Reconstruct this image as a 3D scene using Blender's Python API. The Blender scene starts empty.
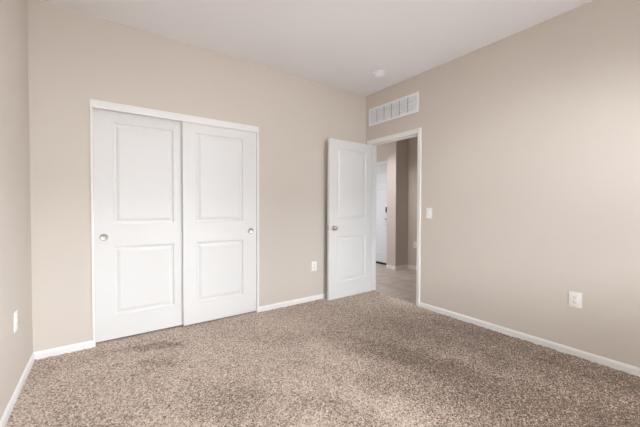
import bpy, bmesh, math, random
import numpy as np
from mathutils import Vector, Matrix
S = bpy.context.scene
COL = S.collection

# ---------------------------------------------------------------- camera
YAW, PITCH, ROLL, FPX = 0.6189, -0.0203, 0.0027, 304.2259
cd = bpy.data.cameras.new('camera'); cam = bpy.data.objects.new('camera', cd); COL.objects.link(cam)
S.camera = cam
cd.sensor_fit = 'HORIZONTAL'; cd.sensor_width = 36.0; cd.lens = 36.0 * FPX / 640.0
cd.clip_start = 0.02; cd.clip_end = 200
fw = Vector((math.sin(YAW)*math.cos(PITCH), math.cos(YAW)*math.cos(PITCH), math.sin(PITCH)))
rt = Vector((math.cos(YAW), -math.sin(YAW), 0)); up = rt.cross(fw)
r2 = rt*math.cos(ROLL) + up*math.sin(ROLL); u2 = -rt*math.sin(ROLL) + up*math.cos(ROLL)
m = Matrix((r2, u2, -fw)).transposed().to_4x4(); m.translation = Vector((-3.0142, -3.1252, 1.1616))
cam.matrix_world = m

# ---------------------------------------------------------------- world, lights, exposure
W = bpy.data.worlds.new('daylight'); S.world = W; W.use_nodes = True
bg = W.node_tree.nodes['Background']; bg.inputs[0].default_value = (0.86, 0.93, 1.0, 1); bg.inputs[1].default_value = 0.4
def area(name, loc, direction, sx, sy, power, color, spread=180):
    l = bpy.data.lights.new(name, 'AREA'); l.shape = 'RECTANGLE'; l.size = sx; l.size_y = sy
    l.energy = power; l.color = color; l.spread = math.radians(spread)
    o = bpy.data.objects.new(name, l); COL.objects.link(o); o.location = loc
    o.rotation_euler = Vector(direction).to_track_quat('-Z', 'Y').to_euler()
    return o
H = 2.719; LX = -3.4598; RY = -3.80
WX0, WX1, WZ0, WZ1 = -2.75, -0.40, 0.85, 2.20                      # window opening in the wall behind the camera
SKY = (0.87, 0.945, 1.0)
area('low_sky_left', (-5.0, RY-4.0, 2.30), (0.45, 1, -0.10), 3.0, 1.4, 410, SKY)
area('low_sky_middle', (-1.6, RY-4.0, 2.00), (0, 1, -0.10), 3.0, 1.4, 225, SKY)
area('low_sky_right', (2.0, RY-4.0, 2.00), (-0.45, 1, -0.10), 3.0, 1.4, 560, SKY)
area('mid_sky_middle', (-1.6, RY-4.0, 3.60), (0, 1, -0.40), 3.0, 1.4, 375, SKY)
area('mid_sky_right', (2.0, RY-4.0, 3.60), (-0.45, 1, -0.40), 3.0, 1.4, 700, SKY)
area('sunlit_yard_bounce', (-1.6, RY-1.8, 0.05), (0, 0.6, 1.0), 4.0, 2.0, 920, (0.97, 0.98, 1.0))
area('blind_stripe_light', (-0.6, RY-3.4, 1.00), (-0.36, 1, 0.085), 0.4, 0.02, 2.5, (1.0, 0.97, 0.92), 34)  # added strip lamp, meant to throw stripes through the blind slats
area('hall_lamp_light', (0.9, 2.3, 2.58), (0, 0, -1), 0.3, 0.3, 3, (0.97, 0.97, 1.0))
area('added_hall_side_light', (-0.45, 2.1, 1.15), (1, -0.12, 0), 1.2, 1.7, 20, (0.92, 0.96, 1.0))  # added light, brightens the hall through a made-up wall opening
area('added_hall_downlight', (0.62, 0.72, 2.58), (0, 0, -1), 0.25, 0.25, 14, (0.97, 0.97, 1.0), 125)  # added lamp, lifts the hall floor and the wall past the corner
S.view_settings.view_transform = 'Standard'; S.view_settings.look = 'None'
S.view_settings.exposure = 0.04; S.view_settings.gamma = 1.0; S.view_settings.use_curve_mapping = False
S.cycles.use_denoising = True
S.cycles.max_bounces = 12; S.cycles.diffuse_bounces = 8
S.cycles.sample_clamp_indirect = 6

# ---------------------------------------------------------------- materials
def lin(r, g, b):
    f = lambda c: (c/255/12.92) if c/255 <= 0.04045 else ((c/255+0.055)/1.055)**2.4
    return (f(r), f(g), f(b), 1)
def mat(name, col, rough=0.5, metal=0.0, bump=None, spec=0.5):
    M = bpy.data.materials.new(name); M.use_nodes = True
    nt = M.node_tree; b = nt.nodes['Principled BSDF']
    b.inputs['Base Color'].default_value = col; b.inputs['Roughness'].default_value = rough
    b.inputs['Metallic'].default_value = metal; b.inputs['Specular IOR Level'].default_value = spec
    if bump:
        sc, st, dist = bump
        tc = nt.nodes.new('ShaderNodeTexCoord'); n = nt.nodes.new('ShaderNodeTexNoise')
        n.inputs['Scale'].default_value = sc; n.inputs['Detail'].default_value = 3
        bp = nt.nodes.new('ShaderNodeBump'); bp.inputs['Strength'].default_value = st; bp.inputs['Distance'].default_value = dist
        nt.links.new(tc.outputs['Object'], n.inputs['Vector']); nt.links.new(n.outputs['Fac'], bp.inputs['Height'])
        nt.links.new(bp.outputs['Normal'], b.inputs['Normal'])
    return M
M_wall = mat('beige_paint', lin(212, 203, 194), 0.75, bump=(90, 0.12, 0.004), spec=0.3)
M_ceil = mat('ceiling_paint', lin(240, 240, 243), 0.9, bump=(60, 0.2, 0.004), spec=0.2)
M_trim = mat('white_trim_paint', lin(239, 238, 237), 0.4)
M_door = mat('white_door_paint', lin(229, 228, 227), 0.42)
M_edoor = mat('entry_door_paint', lin(225, 226, 230), 0.4)
M_plast = mat('white_plastic', lin(246, 245, 243), 0.35)
M_grille = mat('grille_enamel', lin(242, 246, 250), 0.4)
M_dark = mat('dark_slot', lin(40, 38, 36), 0.6)
M_hole = mat('duct_interior', lin(120, 118, 116), 0.8)
M_nickel = mat('satin_nickel', lin(196, 190, 184), 0.33, 1.0)
M_bronze = mat('dark_bronze', lin(26, 22, 20), 0.5)
M_rubber = mat('black_rubber', lin(28, 25, 24), 0.6)
M_closet = mat('closet_paint', lin(200, 190, 180), 0.8)
M_ext = mat('stucco', lin(200, 190, 175), 0.9)

PILE_AND_SHADE = [(-2.67, -.28, .27, .085, -25, 1.1), (-2.68, -.61, .22, .07, -25, .6), (-2.40, -1.42, .40, .22, -60, .7), (-1.45, -.86, .60, .10, -12, .3),
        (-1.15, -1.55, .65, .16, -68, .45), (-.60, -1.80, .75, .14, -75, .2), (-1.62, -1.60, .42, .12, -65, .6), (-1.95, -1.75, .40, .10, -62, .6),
        (-.50, -2.25, 1.65, .95, -82, 1.75), (-.85, -2.35, .55, .12, -75, .25), (-3.15, -1.1, .35, .12, -80, .4), (-.22, -2.2, .9, .12, -88, .4)]  # widest ellipse is shade on the right floor, painted into the carpet colour
def carpet_mat():
    M = bpy.data.materials.new('frieze_carpet'); M.use_nodes = True
    nt = M.node_tree; L = nt.links; b = nt.nodes['Principled BSDF']
    b.inputs['Roughness'].default_value = 1.0; b.inputs['Specular IOR Level'].default_value = 0.05
    b.inputs['Sheen Weight'].default_value = 0.15; b.inputs['Sheen Roughness'].default_value = 0.6
    tc = nt.nodes.new('ShaderNodeTexCoord')
    def noise(sc, det, rough=0.5, dist=0.0):
        n = nt.nodes.new('ShaderNodeTexNoise'); n.inputs['Scale'].default_value = sc
        n.inputs['Detail'].default_value = det; n.inputs['Roughness'].default_value = rough
        n.inputs['Distortion'].default_value = dist
        L.new(tc.outputs['Object'], n.inputs['Vector']); return n
    n1 = noise(160, 2, 0.6); n2 = noise(75, 2, 0.55)
    vo = nt.nodes.new('ShaderNodeTexVoronoi'); vo.inputs['Scale'].default_value = 150
    L.new(tc.outputs['Object'], vo.inputs['Vector'])
    sep = nt.nodes.new('ShaderNodeSeparateColor'); L.new(vo.outputs['Color'], sep.inputs[0])
    def mth(op, a, bb):
        x = nt.nodes.new('ShaderNodeMath'); x.operation = op
        for i, v in enumerate((a, bb)):
            if isinstance(v, (int, float)): x.inputs[i].default_value = v
            else: L.new(v, x.inputs[i])
        return x.outputs[0]
    s = mth('ADD', mth('MULTIPLY', n1.outputs['Fac'], 0.55), mth('ADD', mth('MULTIPLY', n2.outputs['Fac'], 0.30), mth('MULTIPLY', sep.outputs[0], 0.27)))
    # pile laid over by feet and the vacuum cleaner: broad irregular patches
    n3 = noise(1.5, 3, 0.55, 0.6)
    s = mth('ADD', s, mth('MULTIPLY', mth('SUBTRACT', n3.outputs['Fac'], 0.5), 0.16))
    # crushed strokes and footprints in the pile, plus one broad painted shade: centre, half length, half width, direction, strength
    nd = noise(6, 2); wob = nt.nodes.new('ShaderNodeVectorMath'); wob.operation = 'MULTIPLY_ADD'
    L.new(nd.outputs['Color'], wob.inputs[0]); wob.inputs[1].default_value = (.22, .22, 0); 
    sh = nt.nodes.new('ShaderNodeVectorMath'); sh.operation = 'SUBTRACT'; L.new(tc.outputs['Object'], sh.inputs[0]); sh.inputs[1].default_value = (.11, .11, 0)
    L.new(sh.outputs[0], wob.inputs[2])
    for cx, cy, hl, hw_, an, stg in PILE_AND_SHADE:
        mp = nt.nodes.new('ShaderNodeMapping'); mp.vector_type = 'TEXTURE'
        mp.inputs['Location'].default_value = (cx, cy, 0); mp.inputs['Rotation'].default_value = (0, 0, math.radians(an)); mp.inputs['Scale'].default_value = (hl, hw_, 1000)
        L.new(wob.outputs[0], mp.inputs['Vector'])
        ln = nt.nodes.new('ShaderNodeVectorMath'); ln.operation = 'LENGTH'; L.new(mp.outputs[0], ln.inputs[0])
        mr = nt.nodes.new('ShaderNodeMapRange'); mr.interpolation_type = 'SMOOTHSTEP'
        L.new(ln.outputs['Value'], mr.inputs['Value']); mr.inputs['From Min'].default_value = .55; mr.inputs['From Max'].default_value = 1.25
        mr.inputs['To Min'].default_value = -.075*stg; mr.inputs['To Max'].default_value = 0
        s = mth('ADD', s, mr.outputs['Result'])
    rp = nt.nodes.new('ShaderNodeValToRGB')
    L.new(s, rp.inputs[0])
    cr = rp.color_ramp
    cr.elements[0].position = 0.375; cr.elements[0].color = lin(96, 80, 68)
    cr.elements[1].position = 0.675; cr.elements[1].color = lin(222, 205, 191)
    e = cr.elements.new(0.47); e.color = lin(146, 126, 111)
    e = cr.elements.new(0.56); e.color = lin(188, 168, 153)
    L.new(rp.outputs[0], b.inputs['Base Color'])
    bp = nt.nodes.new('ShaderNodeBump'); bp.inputs['Strength'].default_value = 0.6; bp.inputs['Distance'].default_value = 0.004
    L.new(n1.outputs['Fac'], bp.inputs['Height']); L.new(bp.outputs['Normal'], b.inputs['Normal'])
    return M
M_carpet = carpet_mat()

def tile_mat():
    M = bpy.data.materials.new('hall_tile'); M.use_nodes = True
    nt = M.node_tree; L = nt.links; b = nt.nodes['Principled BSDF']; b.inputs['Roughness'].default_value = 0.38
    tc = nt.nodes.new('ShaderNodeTexCoord')
    br = nt.nodes.new('ShaderNodeTexBrick'); br.offset = 0.0; br.inputs['Scale'].default_value = 1.0
    br.inputs['Brick Width'].default_value = 0.45; br.inputs['Row Height'].default_value = 0.45
    br.inputs['Mortar Size'].default_value = 0.006; br.inputs['Mortar Smooth'].default_value = 0.2
    br.inputs['Color1'].default_value = lin(196, 184, 174); br.inputs['Color2'].default_value = lin(188, 177, 168)
    br.inputs['Mortar'].default_value = lin(150, 138, 128)
    L.new(tc.outputs['Object'], br.inputs['Vector'])
    n = nt.nodes.new('ShaderNodeTexNoise'); n.inputs['Scale'].default_value = 5; n.inputs['Detail'].default_value = 5
    L.new(tc.outputs['Object'], n.inputs['Vector'])
    mx = nt.nodes.new('ShaderNodeMix'); mx.data_type = 'RGBA'; mx.blend_type = 'MULTIPLY'; mx.inputs[0].default_value = 1
    rp = nt.nodes.new('ShaderNodeValToRGB'); rp.color_ramp.elements[0].position = .3; rp.color_ramp.elements[1].position = .7
    rp.color_ramp.elements[0].color = (0.72, 0.70, 0.68, 1); rp.color_ramp.elements[1].color = (1, 1, 1, 1)
    L.new(n.outputs['Fac'], rp.inputs[0]); L.new(br.outputs['Color'], mx.inputs[6]); L.new(rp.outputs[0], mx.inputs[7])
    L.new(mx.outputs[2], b.inputs['Base Color'])
    return M
M_tile = tile_mat()
M_glass = bpy.data.materials.new('window_glass'); M_glass.use_nodes = True
_nt = M_glass.node_tree; _nt.nodes.clear()
_o = _nt.nodes.new('ShaderNodeOutputMaterial'); _mx = _nt.nodes.new('ShaderNodeMixShader'); _mx.inputs[0].default_value = 0.06
_t = _nt.nodes.new('ShaderNodeBsdfTransparent'); _g = _nt.nodes.new('ShaderNodeBsdfGlossy'); _g.inputs['Roughness'].default_value = 0.02
_nt.links.new(_t.outputs[0], _mx.inputs[1]); _nt.links.new(_g.outputs[0], _mx.inputs[2]); _nt.links.new(_mx.outputs[0], _o.inputs[0])
M_lamp = bpy.data.materials.new('lamp_glass'); M_lamp.use_nodes = True
_b = M_lamp.node_tree.nodes['Principled BSDF']; _b.inputs['Emission Color'].default_value = (1, .93, .85, 1); _b.inputs['Emission Strength'].default_value = 1.5

# ---------------------------------------------------------------- helpers
def link(name, bm, material, parent=None, loc=None, smooth=False):
    me = bpy.data.meshes.new(name); bmesh.ops.recalc_face_normals(bm, faces=bm.faces[:]); bm.to_mesh(me); bm.free()
    me.materials.append(material)
    if smooth:
        for p in me.polygons: p.use_smooth = True
        try: me.set_sharp_from_angle(angle=math.radians(35))
        except Exception: pass
    o = bpy.data.objects.new(name, me); COL.objects.link(o)
    if parent is not None: o.parent = parent
    if loc is not None: o.location = loc
    return o
def tag(o, label=None, cat=None, group=None, kind=None):
    if label: o['label'] = label
    if cat: o['category'] = cat
    if group: o['group'] = group
    if kind: o['kind'] = kind
    return o
def empty(name, loc, rotz=0):
    o = bpy.data.objects.new(name, None); COL.objects.link(o); o.location = loc; o.rotation_euler = (0, 0, rotz)
    o.empty_display_size = 0.1
    return o
def bx(bm, x0, x1, y0, y1, z0, z1, bev=0.0, seg=2):
    r = bmesh.ops.create_cube(bm, size=1.0)
    vs = r['verts']
    for v in vs:
        v.co = Vector((x0+(x1-x0)*(v.co.x+.5), y0+(y1-y0)*(v.co.y+.5), z0+(z1-z0)*(v.co.z+.5)))
    if bev:
        es = list({e for v in vs for e in v.link_edges})
        bmesh.ops.bevel(bm, geom=es, offset=bev, segments=seg, profile=0.5, affect='EDGES')
def box_obj(name, dims, material, parent=None, bev=0.0):
    bm = bmesh.new(); bx(bm, *dims, bev=bev); return link(name, bm, material, parent, smooth=bev > 0)
def lathe(bm, prof, n=32, axis='Z', origin=(0, 0, 0), sx=1.0, sy=1.0):
    """profile of (radius, height); closed at ends where radius is 0"""
    rings = []
    O = Vector(origin)
    def put(a, b, c):
        if axis == 'Z': return O + Vector((a, b, c))
        if axis == 'Y': return O + Vector((a, -c, b))      # height runs towards -Y
        return O + Vector((-c, a, b))                      # height runs towards -X
    for r, h in prof:
        if r < 1e-6: rings.append([bm.verts.new(put(0, 0, h))])
        else: rings.append([bm.verts.new(put(sx*r*math.cos(2*math.pi*i/n), sy*r*math.sin(2*math.pi*i/n), h)) for i in range(n)])
    for a, b in zip(rings[:-1], rings[1:]):
        for i in range(n):
            j = (i+1) % n
            va = [a[0]] if len(a) == 1 else [a[i], a[j]]
            vb = [b[0]] if len(b) == 1 else [b[j], b[i]]
            if len(va)+len(vb) > 2: bm.faces.new(va+vb)
def wall_with_hole(name, material, axis, p0, p1, a0, a1, z0, z1, holes):
    """solid wall slab between planes p0,p1 on axis; spans a0..a1, z0..z1, with rectangular holes (a0,a1,z0,z1)"""
    bm = bmesh.new()
    xs = sorted({a0, a1} | {h[0] for h in holes} | {h[1] for h in holes})
    zs = sorted({z0, z1} | {h[2] for h in holes} | {h[3] for h in holes})
    solid = lambda i, j: 0 <= i < len(xs)-1 and 0 <= j < len(zs)-1 and not any(h[0] <= xs[i] < h[1] and h[2] <= zs[j] < h[3] for h in holes)
    cache = {}
    def v(i, j, k):
        key = (i, j, k)
        if key not in cache:
            p = (p0, p1)[k]
            cache[key] = bm.verts.new((xs[i], p, zs[j]) if axis == 'Y' else (p, xs[i], zs[j]))
        return cache[key]
    for i in range(len(xs)-1):
        for j in range(len(zs)-1):
            if not solid(i, j): continue
            for k in (0, 1): bm.faces.new([v(i, j, k), v(i+1, j, k), v(i+1, j+1, k), v(i, j+1, k)])
            for di, dj, e in ((-1, 0, ((i, j), (i, j+1))), (1, 0, ((i+1, j), (i+1, j+1))), (0, -1, ((i, j), (i+1, j))), (0, 1, ((i, j+1), (i+1, j+1)))):
                if not solid(i+di, j+dj):
                    (a, b), (c, d) = e
                    bm.faces.new([v(a, b, 0), v(c, d, 0), v(c, d, 1), v(a, b, 1)])
    return link(name, bm, material)
def sweep(bm, prof, path_fn):
    """prof: list of (u, v); path_fn(i, u, v)->Vector for each station i in range(n)"""
    pass

# ---------------------------------------------------------------- setting: carpet, tile, ceiling, walls
def carpet():
    st = 0.007
    x0, x1, y0, y1 = LX, 0.045, RY, 0.0
    nx = int((x1-x0)/st)+1; ny = int((y1-y0)/st)+1
    X = np.linspace(x0, x1, nx); Y = np.linspace(y0, y1, ny)
    rng = np.random.default_rng(4)
    def vn(cell):
        gx = int((x1-x0)/cell)+3; gy = int((y1-y0)/cell)+3
        g = rng.random((gx, gy)); fx = (X-x0)/cell; fy = (Y-y0)/cell
        ix = fx.astype(int); iy = fy.astype(int); tx = (fx-ix)[:, None]; ty = (fy-iy)[None, :]
        tx = tx*tx*(3-2*tx); ty = ty*ty*(3-2*ty)
        return g[ix][:, iy]*(1-tx)*(1-ty)+g[ix+1][:, iy]*tx*(1-ty)+g[ix][:, iy+1]*(1-tx)*ty+g[ix+1][:, iy+1]*tx*ty-.5
    Z = rng.uniform(-.5, .5, (nx, ny))*0.006 + vn(0.014)*0.008 + vn(0.05)*0.004 + vn(0.4)*0.003 - 0.001
    XX, YY = np.meshgrid(X, Y, indexing='ij')
    XX = XX + rng.uniform(-.3, .3, XX.shape)*st*(XX > x0+.01)*(XX < x1-.01)
    co = np.stack([XX, YY, Z], -1).reshape(-1, 3)
    idx = np.arange(nx*ny).reshape(nx, ny)
    ok = np.ones((nx-1, ny-1), bool)
    ok[(X[:-1] > 0.0)[:, None] & ((Y[:-1] < -0.86) | (Y[:-1] > -0.075))[None, :]] = False
    q = np.stack([idx[:-1, :-1], idx[1:, :-1], idx[1:, 1:], idx[:-1, 1:]], -1)[ok].reshape(-1, 4)
    me = bpy.data.meshes.new('floor')
    me.vertices.add(len(co)); me.vertices.foreach_set('co', co.ravel())
    me.loops.add(q.size); me.loops.foreach_set('vertex_index', q.ravel().astype(np.int32))
    me.polygons.add(len(q)); me.polygons.foreach_set('loop_start', (np.arange(len(q))*4).astype(np.int32))
    me.update(calc_edges=True); me.validate()
    for a in [True]: me.polygons.foreach_set('use_smooth', np.ones(len(me.polygons), bool))
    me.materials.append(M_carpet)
    o = bpy.data.objects.new('floor', me); COL.objects.link(o)
    tag(o, 'speckled brown and beige cut pile carpet of the bedroom', 'carpet', kind='structure')
carpet()
tag(box_obj('floor_hall', (0.03, 1.80, -2.6, 3.4, -0.10, -0.006), M_tile), 'greyish beige tiled hall floor beyond the doorway', 'tiled floor', kind='structure')
tag(box_obj('ceiling', (LX-.12, 0.0, RY, 0.0, H, H+.10), M_ceil), 'pale grey white bedroom ceiling', 'ceiling', kind='structure')
tag(box_obj('ceiling_hall', (0.12, 1.90, -2.6, 3.4, H, H+.10), M_ceil), 'hall ceiling beyond the doorway', 'ceiling', kind='structure')

CX0, CX1, CZ = -3.0970, -1.6200, 2.039            # closet trim outer edges
DY0, DY1, DZ = -0.868, -0.088, 2.03               # clear opening of the doorway
tag(wall_with_hole('wall_back', M_wall, 'Y', 0.0, 0.12, LX-.12, 0.0, -0.1, H+.1, [(CX0+.02, CX1-.02, -0.05, CZ-.02)]),
    'beige wall holding the closet', 'wall', kind='structure')
tag(wall_with_hole('wall_right', M_wall, 'X', 0.0, 0.12, RY-.12, 3.4, -0.1, H+.1, [(DY0-.018, DY1+.018, -0.05, DZ+.018), (1.6, 2.6, -0.05, 2.05)]),  # second hole is added to let the hall side light in
    'beige wall with the open doorway and grille', 'wall', kind='structure')
tag(box_obj('wall_left', (LX-.12, LX, RY-.12, 0.0, -0.1, H+.1), M_wall), 'beige wall at the left edge of the photo', 'wall', kind='structure')
tag(wall_with_hole('wall_front', M_wall, 'Y', RY-.12, RY, LX, 0.0, -0.1, H+.1, [(WX0, WX1, WZ0, WZ1)]),
    'beige wall with the window, behind the camera', 'wall', kind='structure')
# closet interior
bm = bmesh.new()
bx(bm, CX0-.3, CX0-.2, .12, .8, -.1, H); bx(bm, CX1+.2, CX1+.3, .12, .8, -.1, H); bx(bm, CX0-.3, CX1+.3, .8, .9, -.1, H)
bx(bm, CX0-.3, CX1+.3, .12, .9, H, H+.1)
tag(link('wall_closet', bm, M_closet), 'closet interior walls behind the sliding doors', 'wall', kind='structure')
tag(box_obj('floor_closet', (CX0-.2, CX1+.2, 0.0, .8, -.1, -.004), M_carpet), 'carpet inside the closet', 'carpet', kind='structure')

# hall walls
AX, AY0, AY1, HX, EX = 1.418, 0.667, 0.885, 1.762, 1.66
tag(box_obj('wall_hall_near', (HX, HX+.12, -2.6, AY0, -.1, H+.1), M_wall), 'hall wall right of the dark corner, seen through the doorway', 'wall', kind='structure')
tag(box_obj('wall_hall_corner', (AX, HX+.12, AY0, AY1, -.1, H+.1), M_wall), 'protruding beige wall corner beside the hall entry door', 'wall', kind='structure')
EY0, EY1, EZ = 1.03, 1.945, 2.06
tag(wall_with_hole('wall_hall_entry', M_wall, 'X', EX, EX+.12, AY1, 3.4, -.1, H+.1, [(EY0, EY1, -.02, EZ)]), 'hall wall around the white entry door', 'wall', kind='structure')
tag(box_obj('wall_hall_far', (.12, EX+.12, 3.4, 3.5, -.1, H+.1), M_wall), 'far end wall of the hall', 'wall', kind='structure')
tag(box_obj('wall_hall_end', (.12, HX+.12, -2.7, -2.6, -.1, H+.1), M_wall), 'near end wall of the hall', 'wall', kind='structure')

# ---------------------------------------------------------------- baseboards
BH, BT = 0.056, 0.012
def baseboard(name, segs, label):
    bm = bmesh.new()
    for p, q, n in segs:      # p,q along the wall, n points into the room
        p, q, n = Vector(p), Vector(q), Vector(n)
        prof = [(0, -.012), (BT, -.012), (BT, BH*.72), (BT*.75, BH*.86), (BT*.45, BH*.96), (BT*.3, BH), (0, BH)]
        a = [bm.verts.new((p.x+n.x*u, p.y+n.y*u, v)) for u, v in prof]
        b = [bm.verts.new((q.x+n.x*u, q.y+n.y*u, v)) for u, v in prof]
        k = len(prof)
        for i in range(k): bm.faces.new([a[i], a[(i+1) % k], b[(i+1) % k], b[i]])
        bm.faces.new(a); bm.faces.new(b[::-1])
    return tag(link(name, bm, M_trim), label, 'baseboard', kind='structure')
baseboard('baseboard_left', [((LX, RY, 0), (LX, -BT, 0), (1, 0, 0))], 'white baseboard along the left wall')
baseboard('baseboard_back', [((LX, 0, 0), (CX0, 0, 0), (0, -1, 0))], 'short white baseboard left of the closet')
baseboard('baseboard_back_right', [((CX1, 0, 0), (-BT, 0, 0), (0, -1, 0))], 'white baseboard between closet and open door')
baseboard('baseboard_right', [((0, RY, 0), (0, DY0-.053, 0), (-1, 0, 0))], 'long white baseboard along the right wall')
baseboard('baseboard_front', [((LX, RY, 0), (0, RY, 0), (0, 1, 0))], 'white baseboard under the window')
BH0 = BH; BH = 0.060
baseboard('baseboard_hall', [((AX, AY0-BT, 0), (AX, AY1, 0), (-1, 0, 0)), ((AX, AY0, 0), (HX, AY0, 0), (0, -1, 0)), ((HX, -2.6, 0), (HX, AY0-BT, 0), (-1, 0, 0))],
          'white baseboard around the hall wall corner')
BH = BH0

# ---------------------------------------------------------------- trims
def casing(name, plane, a0, a1, zt, w, t, label, along='Y', sgn=-1, wt=None):
    """three sided casing around an opening (inner edges a0,a1,zt) standing out of the wall plane"""
    bm = bmesh.new()
    wt = wt or w
    prof = [(0, 0), (0, t*.55), (.12, t*.75), (.30, t*.8), (.62, t), (.92, t), (1, t*.8), (1, 0)]   # (fraction of width, depth)
    def P(a, z, d): return (a, plane+sgn*d, z) if along == 'X' else (plane+sgn*d, a, z)
    st = []
    for f, d in prof:
        st.append([P(a0-f*w, -.01, d), P(a0-f*w, zt+f*wt, d), P(a1+f*w, zt+f*wt, d), P(a1+f*w, -.01, d)])
    V = [[bm.verts.new(p) for p in r] for r in st]
    k = len(V)
    for i in range(k):
        for s in range(3): bm.faces.new([V[i][s], V[i][s+1], V[(i+1) % k][s+1], V[(i+1) % k][s]])
    bm.faces.new([r[0] for r in V]); bm.faces.new([r[3] for r in V][::-1])
    return tag(link(name, bm, M_trim), label, 'door trim', kind='structure')
casing('trim_1', 0.0, DY0-.004, DY1+.004, DZ+.004, .048, .015, 'white casing around the open doorway in the right wall', 'Y', -1, .054)
casing('trim_2', 0.12, DY0-.004, DY1+.004, DZ+.004, .058, .015, 'white casing of the doorway on its hall side', 'Y', 1)
# jamb lining with door stop
bm = bmesh.new()
bx(bm, 0.0, .12, DY0-.018, DY0, -.01, DZ+.018); bx(bm, 0.0, .12, DY1, DY1+.018, -.01, DZ+.018); bx(bm, 0.0, .12, DY0, DY1, DZ, DZ+.018)
bx(bm, .040, .075, DY0, DY0+.011, -.01, DZ, .002); bx(bm, .040, .075, DY1-.011, DY1, -.01, DZ, .002); bx(bm, .040, .075, DY0+.011, DY1-.011, DZ-.011, DZ, .002)
tag(link('trim_3', bm, M_trim), 'white jamb lining inside the open doorway', 'door trim', kind='structure')
# closet frame: slim side jambs and a deeper header fascia
bm = bmesh.new()
bx(bm, CX0, CX0+.018, -.010, .12, -.01, CZ-.066, .002); bx(bm, CX1-.022, CX1, -.010, .12, -.01, CZ-.066, .002)
bx(bm, CX0, CX1, -.012, .008, CZ-.066, CZ, .003)
bx(bm, CX0+.02, CX1-.02, .008, .12, CZ-.028, CZ-.02)
tag(link('trim_4', bm, M_trim), 'slim white frame around the sliding closet doors', 'closet trim', kind='structure')
# entry door frame and threshold
bm = bmesh.new()
bx(bm, EX-.012, EX+.12, EY0-.035, EY0+.005, -.006, EZ+.045, .003); bx(bm, EX-.012, EX+.12, EY1-.005, EY1+.035, -.006, EZ+.045, .003)
bx(bm, EX-.012, EX+.12, EY0, EY1, EZ-.005, EZ+.045, .003)
tag(link('trim_5', bm, M_trim), 'white frame around the hall entry door', 'door trim', kind='structure')
tag(box_obj('trim_6', (EX-.02, EX+.10, EY0+.004, EY1-.004, -.008, .022), M_rubber, bev=.003), 'black threshold under the hall entry door', 'threshold', kind='structure')
tag(box_obj('trim_7', (.040, .062, DY0, DY1, -.006, .002), M_tile, bev=.001), 'thin edge where bedroom carpet meets the hall tile', 'floor trim', kind='structure')

# ---------------------------------------------------------------- doors
def panel_slab(w, h, t, panels, rings):
    """door leaf: x 0..w, z 0..h, front face at y=0, back at y=t, moulded panels on both faces"""
    bm = bmesh.new()
    xs = sorted({0, w} | {p[0] for p in panels} | {p[1] for p in panels})
    zs = sorted({0, h} | {p[2] for p in panels} | {p[3] for p in panels})
    for k, y in ((0, 0.0), (1, t)):
        sg = 1 if k == 0 else -1
        g = {(i, j): bm.verts.new((x, y, z)) for i, x in enumerate(xs) for j, z in enumerate(zs)}
        for i in range(len(xs)-1):
            for j in range(len(zs)-1):
                pp = [p for p in panels if p[0] <= xs[i] < p[1] and p[2] <= zs[j] < p[3]]
                base = [g[i, j], g[i+1, j], g[i+1, j+1], g[i, j+1]]
                if not pp: bm.faces.new(base); continue
                cur = base; x0, x1, z0, z1 = xs[i], xs[i+1], zs[j], zs[j+1]
                for ins, dep in rings:
                    nx = [bm.verts.new((a, y+sg*dep, b)) for a, b in ((x0+ins, z0+ins), (x1-ins, z0+ins), (x1-ins, z1-ins), (x0+ins, z1-ins))]
                    for q in range(4): bm.faces.new([cur[q], cur[(q+1) % 4], nx[(q+1) % 4], nx[q]])
                    cur = nx
                bm.faces.new(cur)
        if k == 0: g0 = g
    def side(seq):
        for a, b in zip(seq[:-1], seq[1:]): bm.faces.new([g0[a], g0[b], g[b], g[a]])
    nX, nZ = len(xs)-1, len(zs)-1
    side([(i, 0) for i in range(nX+1)]); side([(i, nZ) for i in range(nX+1)])
    side([(0, j) for j in range(nZ+1)]); side([(nX, j) for j in range(nZ+1)])
    return bm
RINGS = [(.003, .003), (.010, .0100), (.024, .0110), (.031, .0075), (.044, .0035), (.048, .0025)]
RINGS_SHALLOW = [(.004, .002), (.012, .004), (.026, .004), (.040, .001)]

def flush_pull(parent, x, z):
    bm = bmesh.new()
    lathe(bm, [(0.0, .0005), (.019, .0005), (.0205, .001), (.0225, .0035), (.026, .0048), (.029, .0045), (.031, .003), (.0315, 0)], 36, 'Y')
    o = link('flush_pull', bm, M_nickel, parent, (x, 0, z), smooth=True); tag(o, 'round satin metal flush pull')
    return o
CB, CT = .012, CZ-.045
def closet_door(name, x0, w, y, pulls, label, px0, px1):
    d = empty(name, (x0, y, CB)); tag(d, label, 'closet door', 'sliding closet doors', 'structure')
    h = CT-CB
    ps = [(px0-x0, px1-x0, .218-CB, .814-CB), (px0-x0, px1-x0, 1.012-CB, 1.888-CB)]
    link('door_panel', panel_slab(w, h, .035, ps, RINGS), M_door, d)
    flush_pull(d, pulls-x0, .903-CB)
    bm = bmesh.new(); bx(bm, .001, w-.001, .002, .033, h, h+.012)
    tag(link('top_rail', bm, M_dark, d), 'dark hanger rail at the top edge')
    return d
closet_door('door_1', CX0+.005, .765, .052, -3.012, 'left white sliding closet door, set behind the other one', -2.944, -2.466)
closet_door('door_2', -2.392, .752, .014, -1.708, 'right white sliding closet door, running in front of its neighbour', -2.270, -1.792)

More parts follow.
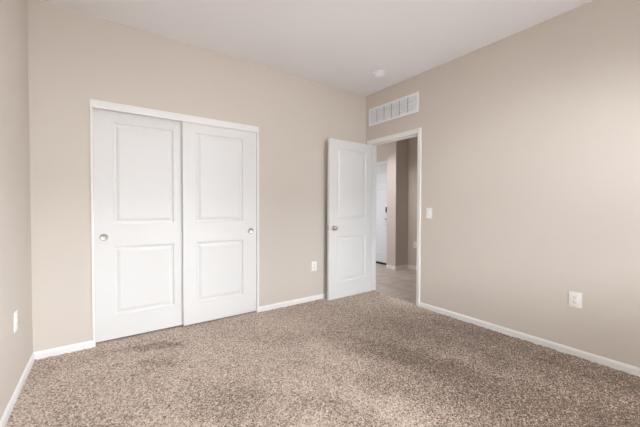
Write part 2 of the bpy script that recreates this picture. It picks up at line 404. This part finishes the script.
def knob(parent, name, x, y, z, axis_sign):
    bm = bmesh.new()
    pr = [(0, 0), (.032, 0), (.0325, .003), (.030, .008), (.020, .011), (.0115, .014), (.0105, .028), (.014, .033), (.023, .038),
          (.0275, .046), (.0275, .054), (.023, .062), (.014, .067), (0, .0685)]
    lathe(bm, [(r, h*axis_sign) for r, h in pr], 32, 'Y')
    o = link(name, bm, M_nickel, parent, (x, y, z), smooth=True); return tag(o, 'round satin nickel door knob')
# open bedroom door: leaf swings into the room, standing nearly parallel to the back wall
LW = .748; LB, LT = .006, 2.014
d3 = empty('door_3', (.004, DY1-.001, 0), math.radians(0.3))
tag(d3, 'white two panel bedroom door, standing open against the back wall', 'door', kind='structure')
ps = [(LW-.620, LW-.118, .210-LB, .792-LB), (LW-.620, LW-.118, 1.012-LB, 1.910-LB)]
leaf = link('door_panel', panel_slab(LW, LT-LB, .035, [(p[0], p[1], p[2], p[3]) for p in ps], RINGS), M_door, d3, (-LW+.002, -.0365, LB))
knob(d3, 'door_knob', -LW+.072, -.0365, .905, 1)
knob(d3, 'door_knob', -LW+.072, -.0015, .905, -1)
bm = bmesh.new(); bx(bm, -.0015, .0012, -.012, .012, -.028, .028, .001); bx(bm, -.010, -.001, -.006, .006, -.010, .010, .003)
tag(link('latch_plate', bm, M_nickel, d3, (-LW+.002, -.019, .905), smooth=True), 'metal latch plate on the free edge')
for z in (.22, 1.02, 1.83):
    bm = bmesh.new(); lathe(bm, [(0, -.046), (.0035, -.045), (.0055, -.042), (.0055, .042), (.0035, .045), (0, .046)], 16)
    bx(bm, .0, .009, -.030, -.002, -.04, .04)
    tag(link('hinge', bm, M_nickel, d3, (.0, 0, z), smooth=True), 'satin nickel hinge')

# entry door in the hall
d4 = empty('door_4', (EX+.03, EY0+.006, .024)); tag(d4, 'white entry door seen down the hall beyond the open doorway', 'door', kind='structure')
W4, H4 = EY1-EY0-.012, EZ-.03-.0
p4 = []
for c0, c1 in ((.12, .40), (.503, .783)):
    p4 += [(c0, c1, .20, .78), (c0, c1, .92, 1.50), (c0, c1, 1.62, 1.86)]
o = link('door_panel', panel_slab(W4, H4, .044, p4, RINGS_SHALLOW), M_edoor, d4); o.rotation_euler = (0, 0, math.radians(90)); o.location = (.044, 0, 0)
def face_x(bm): pass
bm = bmesh.new(); lathe(bm, [(0, 0), (.032, 0), (.033, .006), (.029, .016), (.018, .020), (.016, .030), (0, .031)], 28, 'X')
bx(bm, -.004, .0, -.034, .034, -.060, .060, .002); bx(bm, -.048, -.030, -.005, .005, -.020, .020, .002)
tag(link('deadbolt', bm, M_bronze, d4, (0, .092, 1.09), smooth=True), 'dark deadbolt')
bm = bmesh.new(); lathe(bm, [(0, 0), (.031, 0), (.032, .004), (.028, .010), (.012, .014), (.011, .034), (.022, .042), (.027, .052), (.022, .064), (0, .068)], 28, 'X')
tag(link('door_knob', bm, M_nickel, d4, (0, .092, .905), smooth=True), 'metal knob below the deadbolt')

# ---------------------------------------------------------------- window behind the camera
w1 = empty('window_1', (0, RY, 0)); tag(w1, 'white framed window behind the camera', 'window', kind='structure')
bm = bmesh.new(); f = .045
bx(bm, WX0, WX0+f, -.10, -.04, WZ0, WZ1, .003); bx(bm, WX1-f, WX1, -.10, -.04, WZ0, WZ1, .003)
bx(bm, WX0+f, WX1-f, -.10, -.04, WZ0, WZ0+f, .003); bx(bm, WX0+f, WX1-f, -.10, -.04, WZ1-f, WZ1, .003)
bx(bm, (WX0+WX1)/2-.02, (WX0+WX1)/2+.02, -.10, -.04, WZ0+f, WZ1-f, .003)
link('window_frame', bm, M_trim, w1)
box_obj('pane', (WX0+f, WX1-f, -.072, -.068, WZ0+f, WZ1-f), M_glass, w1)
box_obj('window_sill', (WX0, WX1, -.035, .018, WZ0-.02, WZ0), M_trim, w1, .003)
bl = empty('window_blind', ((WX0+WX1)/2, RY, WZ1)); tag(bl, 'white horizontal slat blind in the window behind the camera', 'blind')
hw = (WX1-WX0)/2-.01
box_obj('headrail', (-hw, hw, -.035, -.002, -.045, -.002), M_plast, bl, .003)
bm = bmesh.new(); zz = -.07
while zz > -(WZ1-WZ0)+.03:
    a = math.radians(17); dy, dz = .023*math.cos(a), .023*math.sin(a)
    vs = [bm.verts.new(p) for p in ((-hw, -.020-dy, zz+dz), (hw, -.020-dy, zz+dz), (hw, -.020, zz+.003), (-hw, -.020, zz+.003), (-hw, -.020+dy, zz-dz), (hw, -.020+dy, zz-dz))]
    bm.faces.new([vs[0], vs[1], vs[2], vs[3]]); bm.faces.new([vs[3], vs[2], vs[5], vs[4]])
    zz -= .050
sl = link('slats', bm, M_plast, bl); md = sl.modifiers.new('thickness', 'SOLIDIFY'); md.thickness = .002

# ---------------------------------------------------------------- lamps out of the picture
def ceiling_lamp(x, y, label):
    l = empty('ceiling_lamp', (x, y, H)); tag(l, label, 'lamp')
    bm = bmesh.new(); lathe(bm, [(0, 0), (.15, 0), (.15, -.02), (.14, -.025), (0, -.025)], 40); link('lamp_base', bm, M_nickel, l, smooth=True)
    bm = bmesh.new(); lathe(bm, [(.135, -.025), (.13, -.05), (.10, -.075), (.05, -.09), (0, -.095)], 40); link('lamp_shade', bm, M_lamp, l, smooth=True)
ceiling_lamp(.9, 2.3, 'round glass lamp on the hall ceiling farther from the bedroom doorway')
ceiling_lamp(.62, .72, 'added round glass lamp on the hall ceiling nearer to the bedroom doorway')  # unseen fixture added to go with the hall downlight

# ---------------------------------------------------------------- wall plates
def outlet(loc, rotz, label, group=None, w=.076, h=.118):
    """plate in local xz plane facing -y"""
    o = empty('electrical_outlet', loc, rotz); tag(o, label, 'outlet', group)
    bm = bmesh.new(); bx(bm, -w/2, w/2, -.006, 0, -h/2, h/2, .0025, 3); link('cover_plate', bm, M_plast, o, smooth=True)
    for s in (-1, 1):
        bm = bmesh.new(); bx(bm, -.0165, .0165, -.0085, -.005, s*.0195-.0145, s*.0195+.0145, .004, 3)
        r = link('receptacle', bm, M_plast, o, smooth=True)
        bm = bmesh.new()
        bx(bm, -.0085, -.0060, -.0090, -.0080, s*.0195+.000, s*.0195+.0095); bx(bm, .0055, .0080, -.0090, -.0080, s*.0195+.0005, s*.0195+.0085)
        bx(bm, -.0028, .0028, -.0090, -.0080, s*.0195-.0105, s*.0195-.0050, .001)
        tag(link('socket_holes', bm, M_dark, r), 'dark socket slots')
    bm = bmesh.new(); lathe(bm, [(0, .0075), (.0025, .0072), (.0032, .006), (.0032, .005)], 14, 'Y'); link('screw', bm, M_plast, o, smooth=True)
    return o
outlet((-.878, 0, .428), 0, 'white outlet low on the back wall between the closet and the open door')
outlet((0, -2.354, .442), math.radians(-90), 'white outlet low on the right wall above the long baseboard', w=.082, h=.120)
outlet((LX, -.545, .462), math.radians(90), 'white outlet on the left wall at the photo edge', h=.122)
outlet((HX, 0.483, .46), math.radians(-90), 'white outlet on the hall wall, half hidden by the doorway casing')
s = empty('light_switch', (0, -1.032, 1.098), math.radians(-90)); tag(s, 'white rocker light switch on the right wall beside the doorway', 'light switch')
bm = bmesh.new(); bx(bm, -.038, .038, -.006, 0, -.060, .060, .0025, 3); link('cover_plate', bm, M_plast, s, smooth=True)
bm = bmesh.new(); bx(bm, -.0165, .0165, -.0100, -.005, -.033, .033, .002, 2)
for v in bm.verts:
    if v.co.z > 0 and v.co.y < -.008: v.co.y += .003
link('rocker', bm, M_plast, s, smooth=True)
for z in (-.048, .048):
    bm = bmesh.new(); lathe(bm, [(0, .0072), (.0025, .007), (.0032, .0055)], 14, 'Y'); link('screw', bm, M_plast, s, (0, 0, z), smooth=True)

# ---------------------------------------------------------------- return air grille
V0, V1, VZ0, VZ1 = -.8736, -.0666, 2.2825, 2.5144
g = empty('air_vent_grille', (0, (V0+V1)/2, (VZ0+VZ1)/2), math.radians(-90))
tag(g, 'white louvred air grille on the right wall above the doorway', 'air vent')
gw, gh = (V1-V0)/2, (VZ1-VZ0)/2
bm = bmesh.new(); F = .024
bx(bm, -gw, gw, -.012, 0, gh-F, gh, .003); bx(bm, -gw, gw, -.012, 0, -gh, -gh+F, .003)
bx(bm, -gw, -gw+F, -.0119, 0, -gh+F, gh-F); bx(bm, gw-F, gw, -.0119, 0, -gh+F, gh-F)
link('grille_frame', bm, M_grille, g)
iw = gw-F
bm = bmesh.new(); bx(bm, -iw, iw, -.0015, 0, -gh+F, gh-F); tag(link('duct_backing', bm, M_hole, g), 'shadowy grey backing')
gap = .007; sw = 2*iw/6
for k in range(6):
    xa, xb = -iw+sw*k+(gap/2 if k else 0), -iw+sw*(k+1)-(gap/2 if k < 5 else 0)
    bm = bmesh.new(); n = 13; p = (2*(gh-F))/n
    for i in range(n):
        z = -gh+F+(i+.5)*p
        vs = [bm.verts.new(q) for q in ((xa, -.0095, z-p*.50), (xb, -.0095, z-p*.50), (xb, -.0055, z+p*.46), (xa, -.0055, z+p*.46))]
        bm.faces.new(vs)
    lv = link('louvre_bank', bm, M_grille, g); md = lv.modifiers.new('thickness', 'SOLIDIFY'); md.thickness = .0012

# ---------------------------------------------------------------- smoke detector
sd = empty('smoke_detector', (-.40, -.625, H)); tag(sd, 'round white smoke detector on the ceiling near the right corner', 'smoke detector')
bm = bmesh.new(); lathe(bm, [(0, 0), (.071, 0), (.072, -.004), (.070, -.011), (.060, -.013), (0, -.013)], 40); link('mounting_base', bm, M_grille, sd, smooth=True)
bm = bmesh.new(); lathe(bm, [(.052, -.013), (.053, -.018), (.056, -.020), (.057, -.032), (.052, -.042), (.040, -.047), (0, -.049)], 40); c = link('sensor_cap', bm, M_grille, sd, smooth=True)
bm = bmesh.new(); lathe(bm, [(0, -.051), (.009, -.0505), (.010, -.048)], 20); link('test_button', bm, M_grille, sd, (.018, -.012, .001), smooth=True)
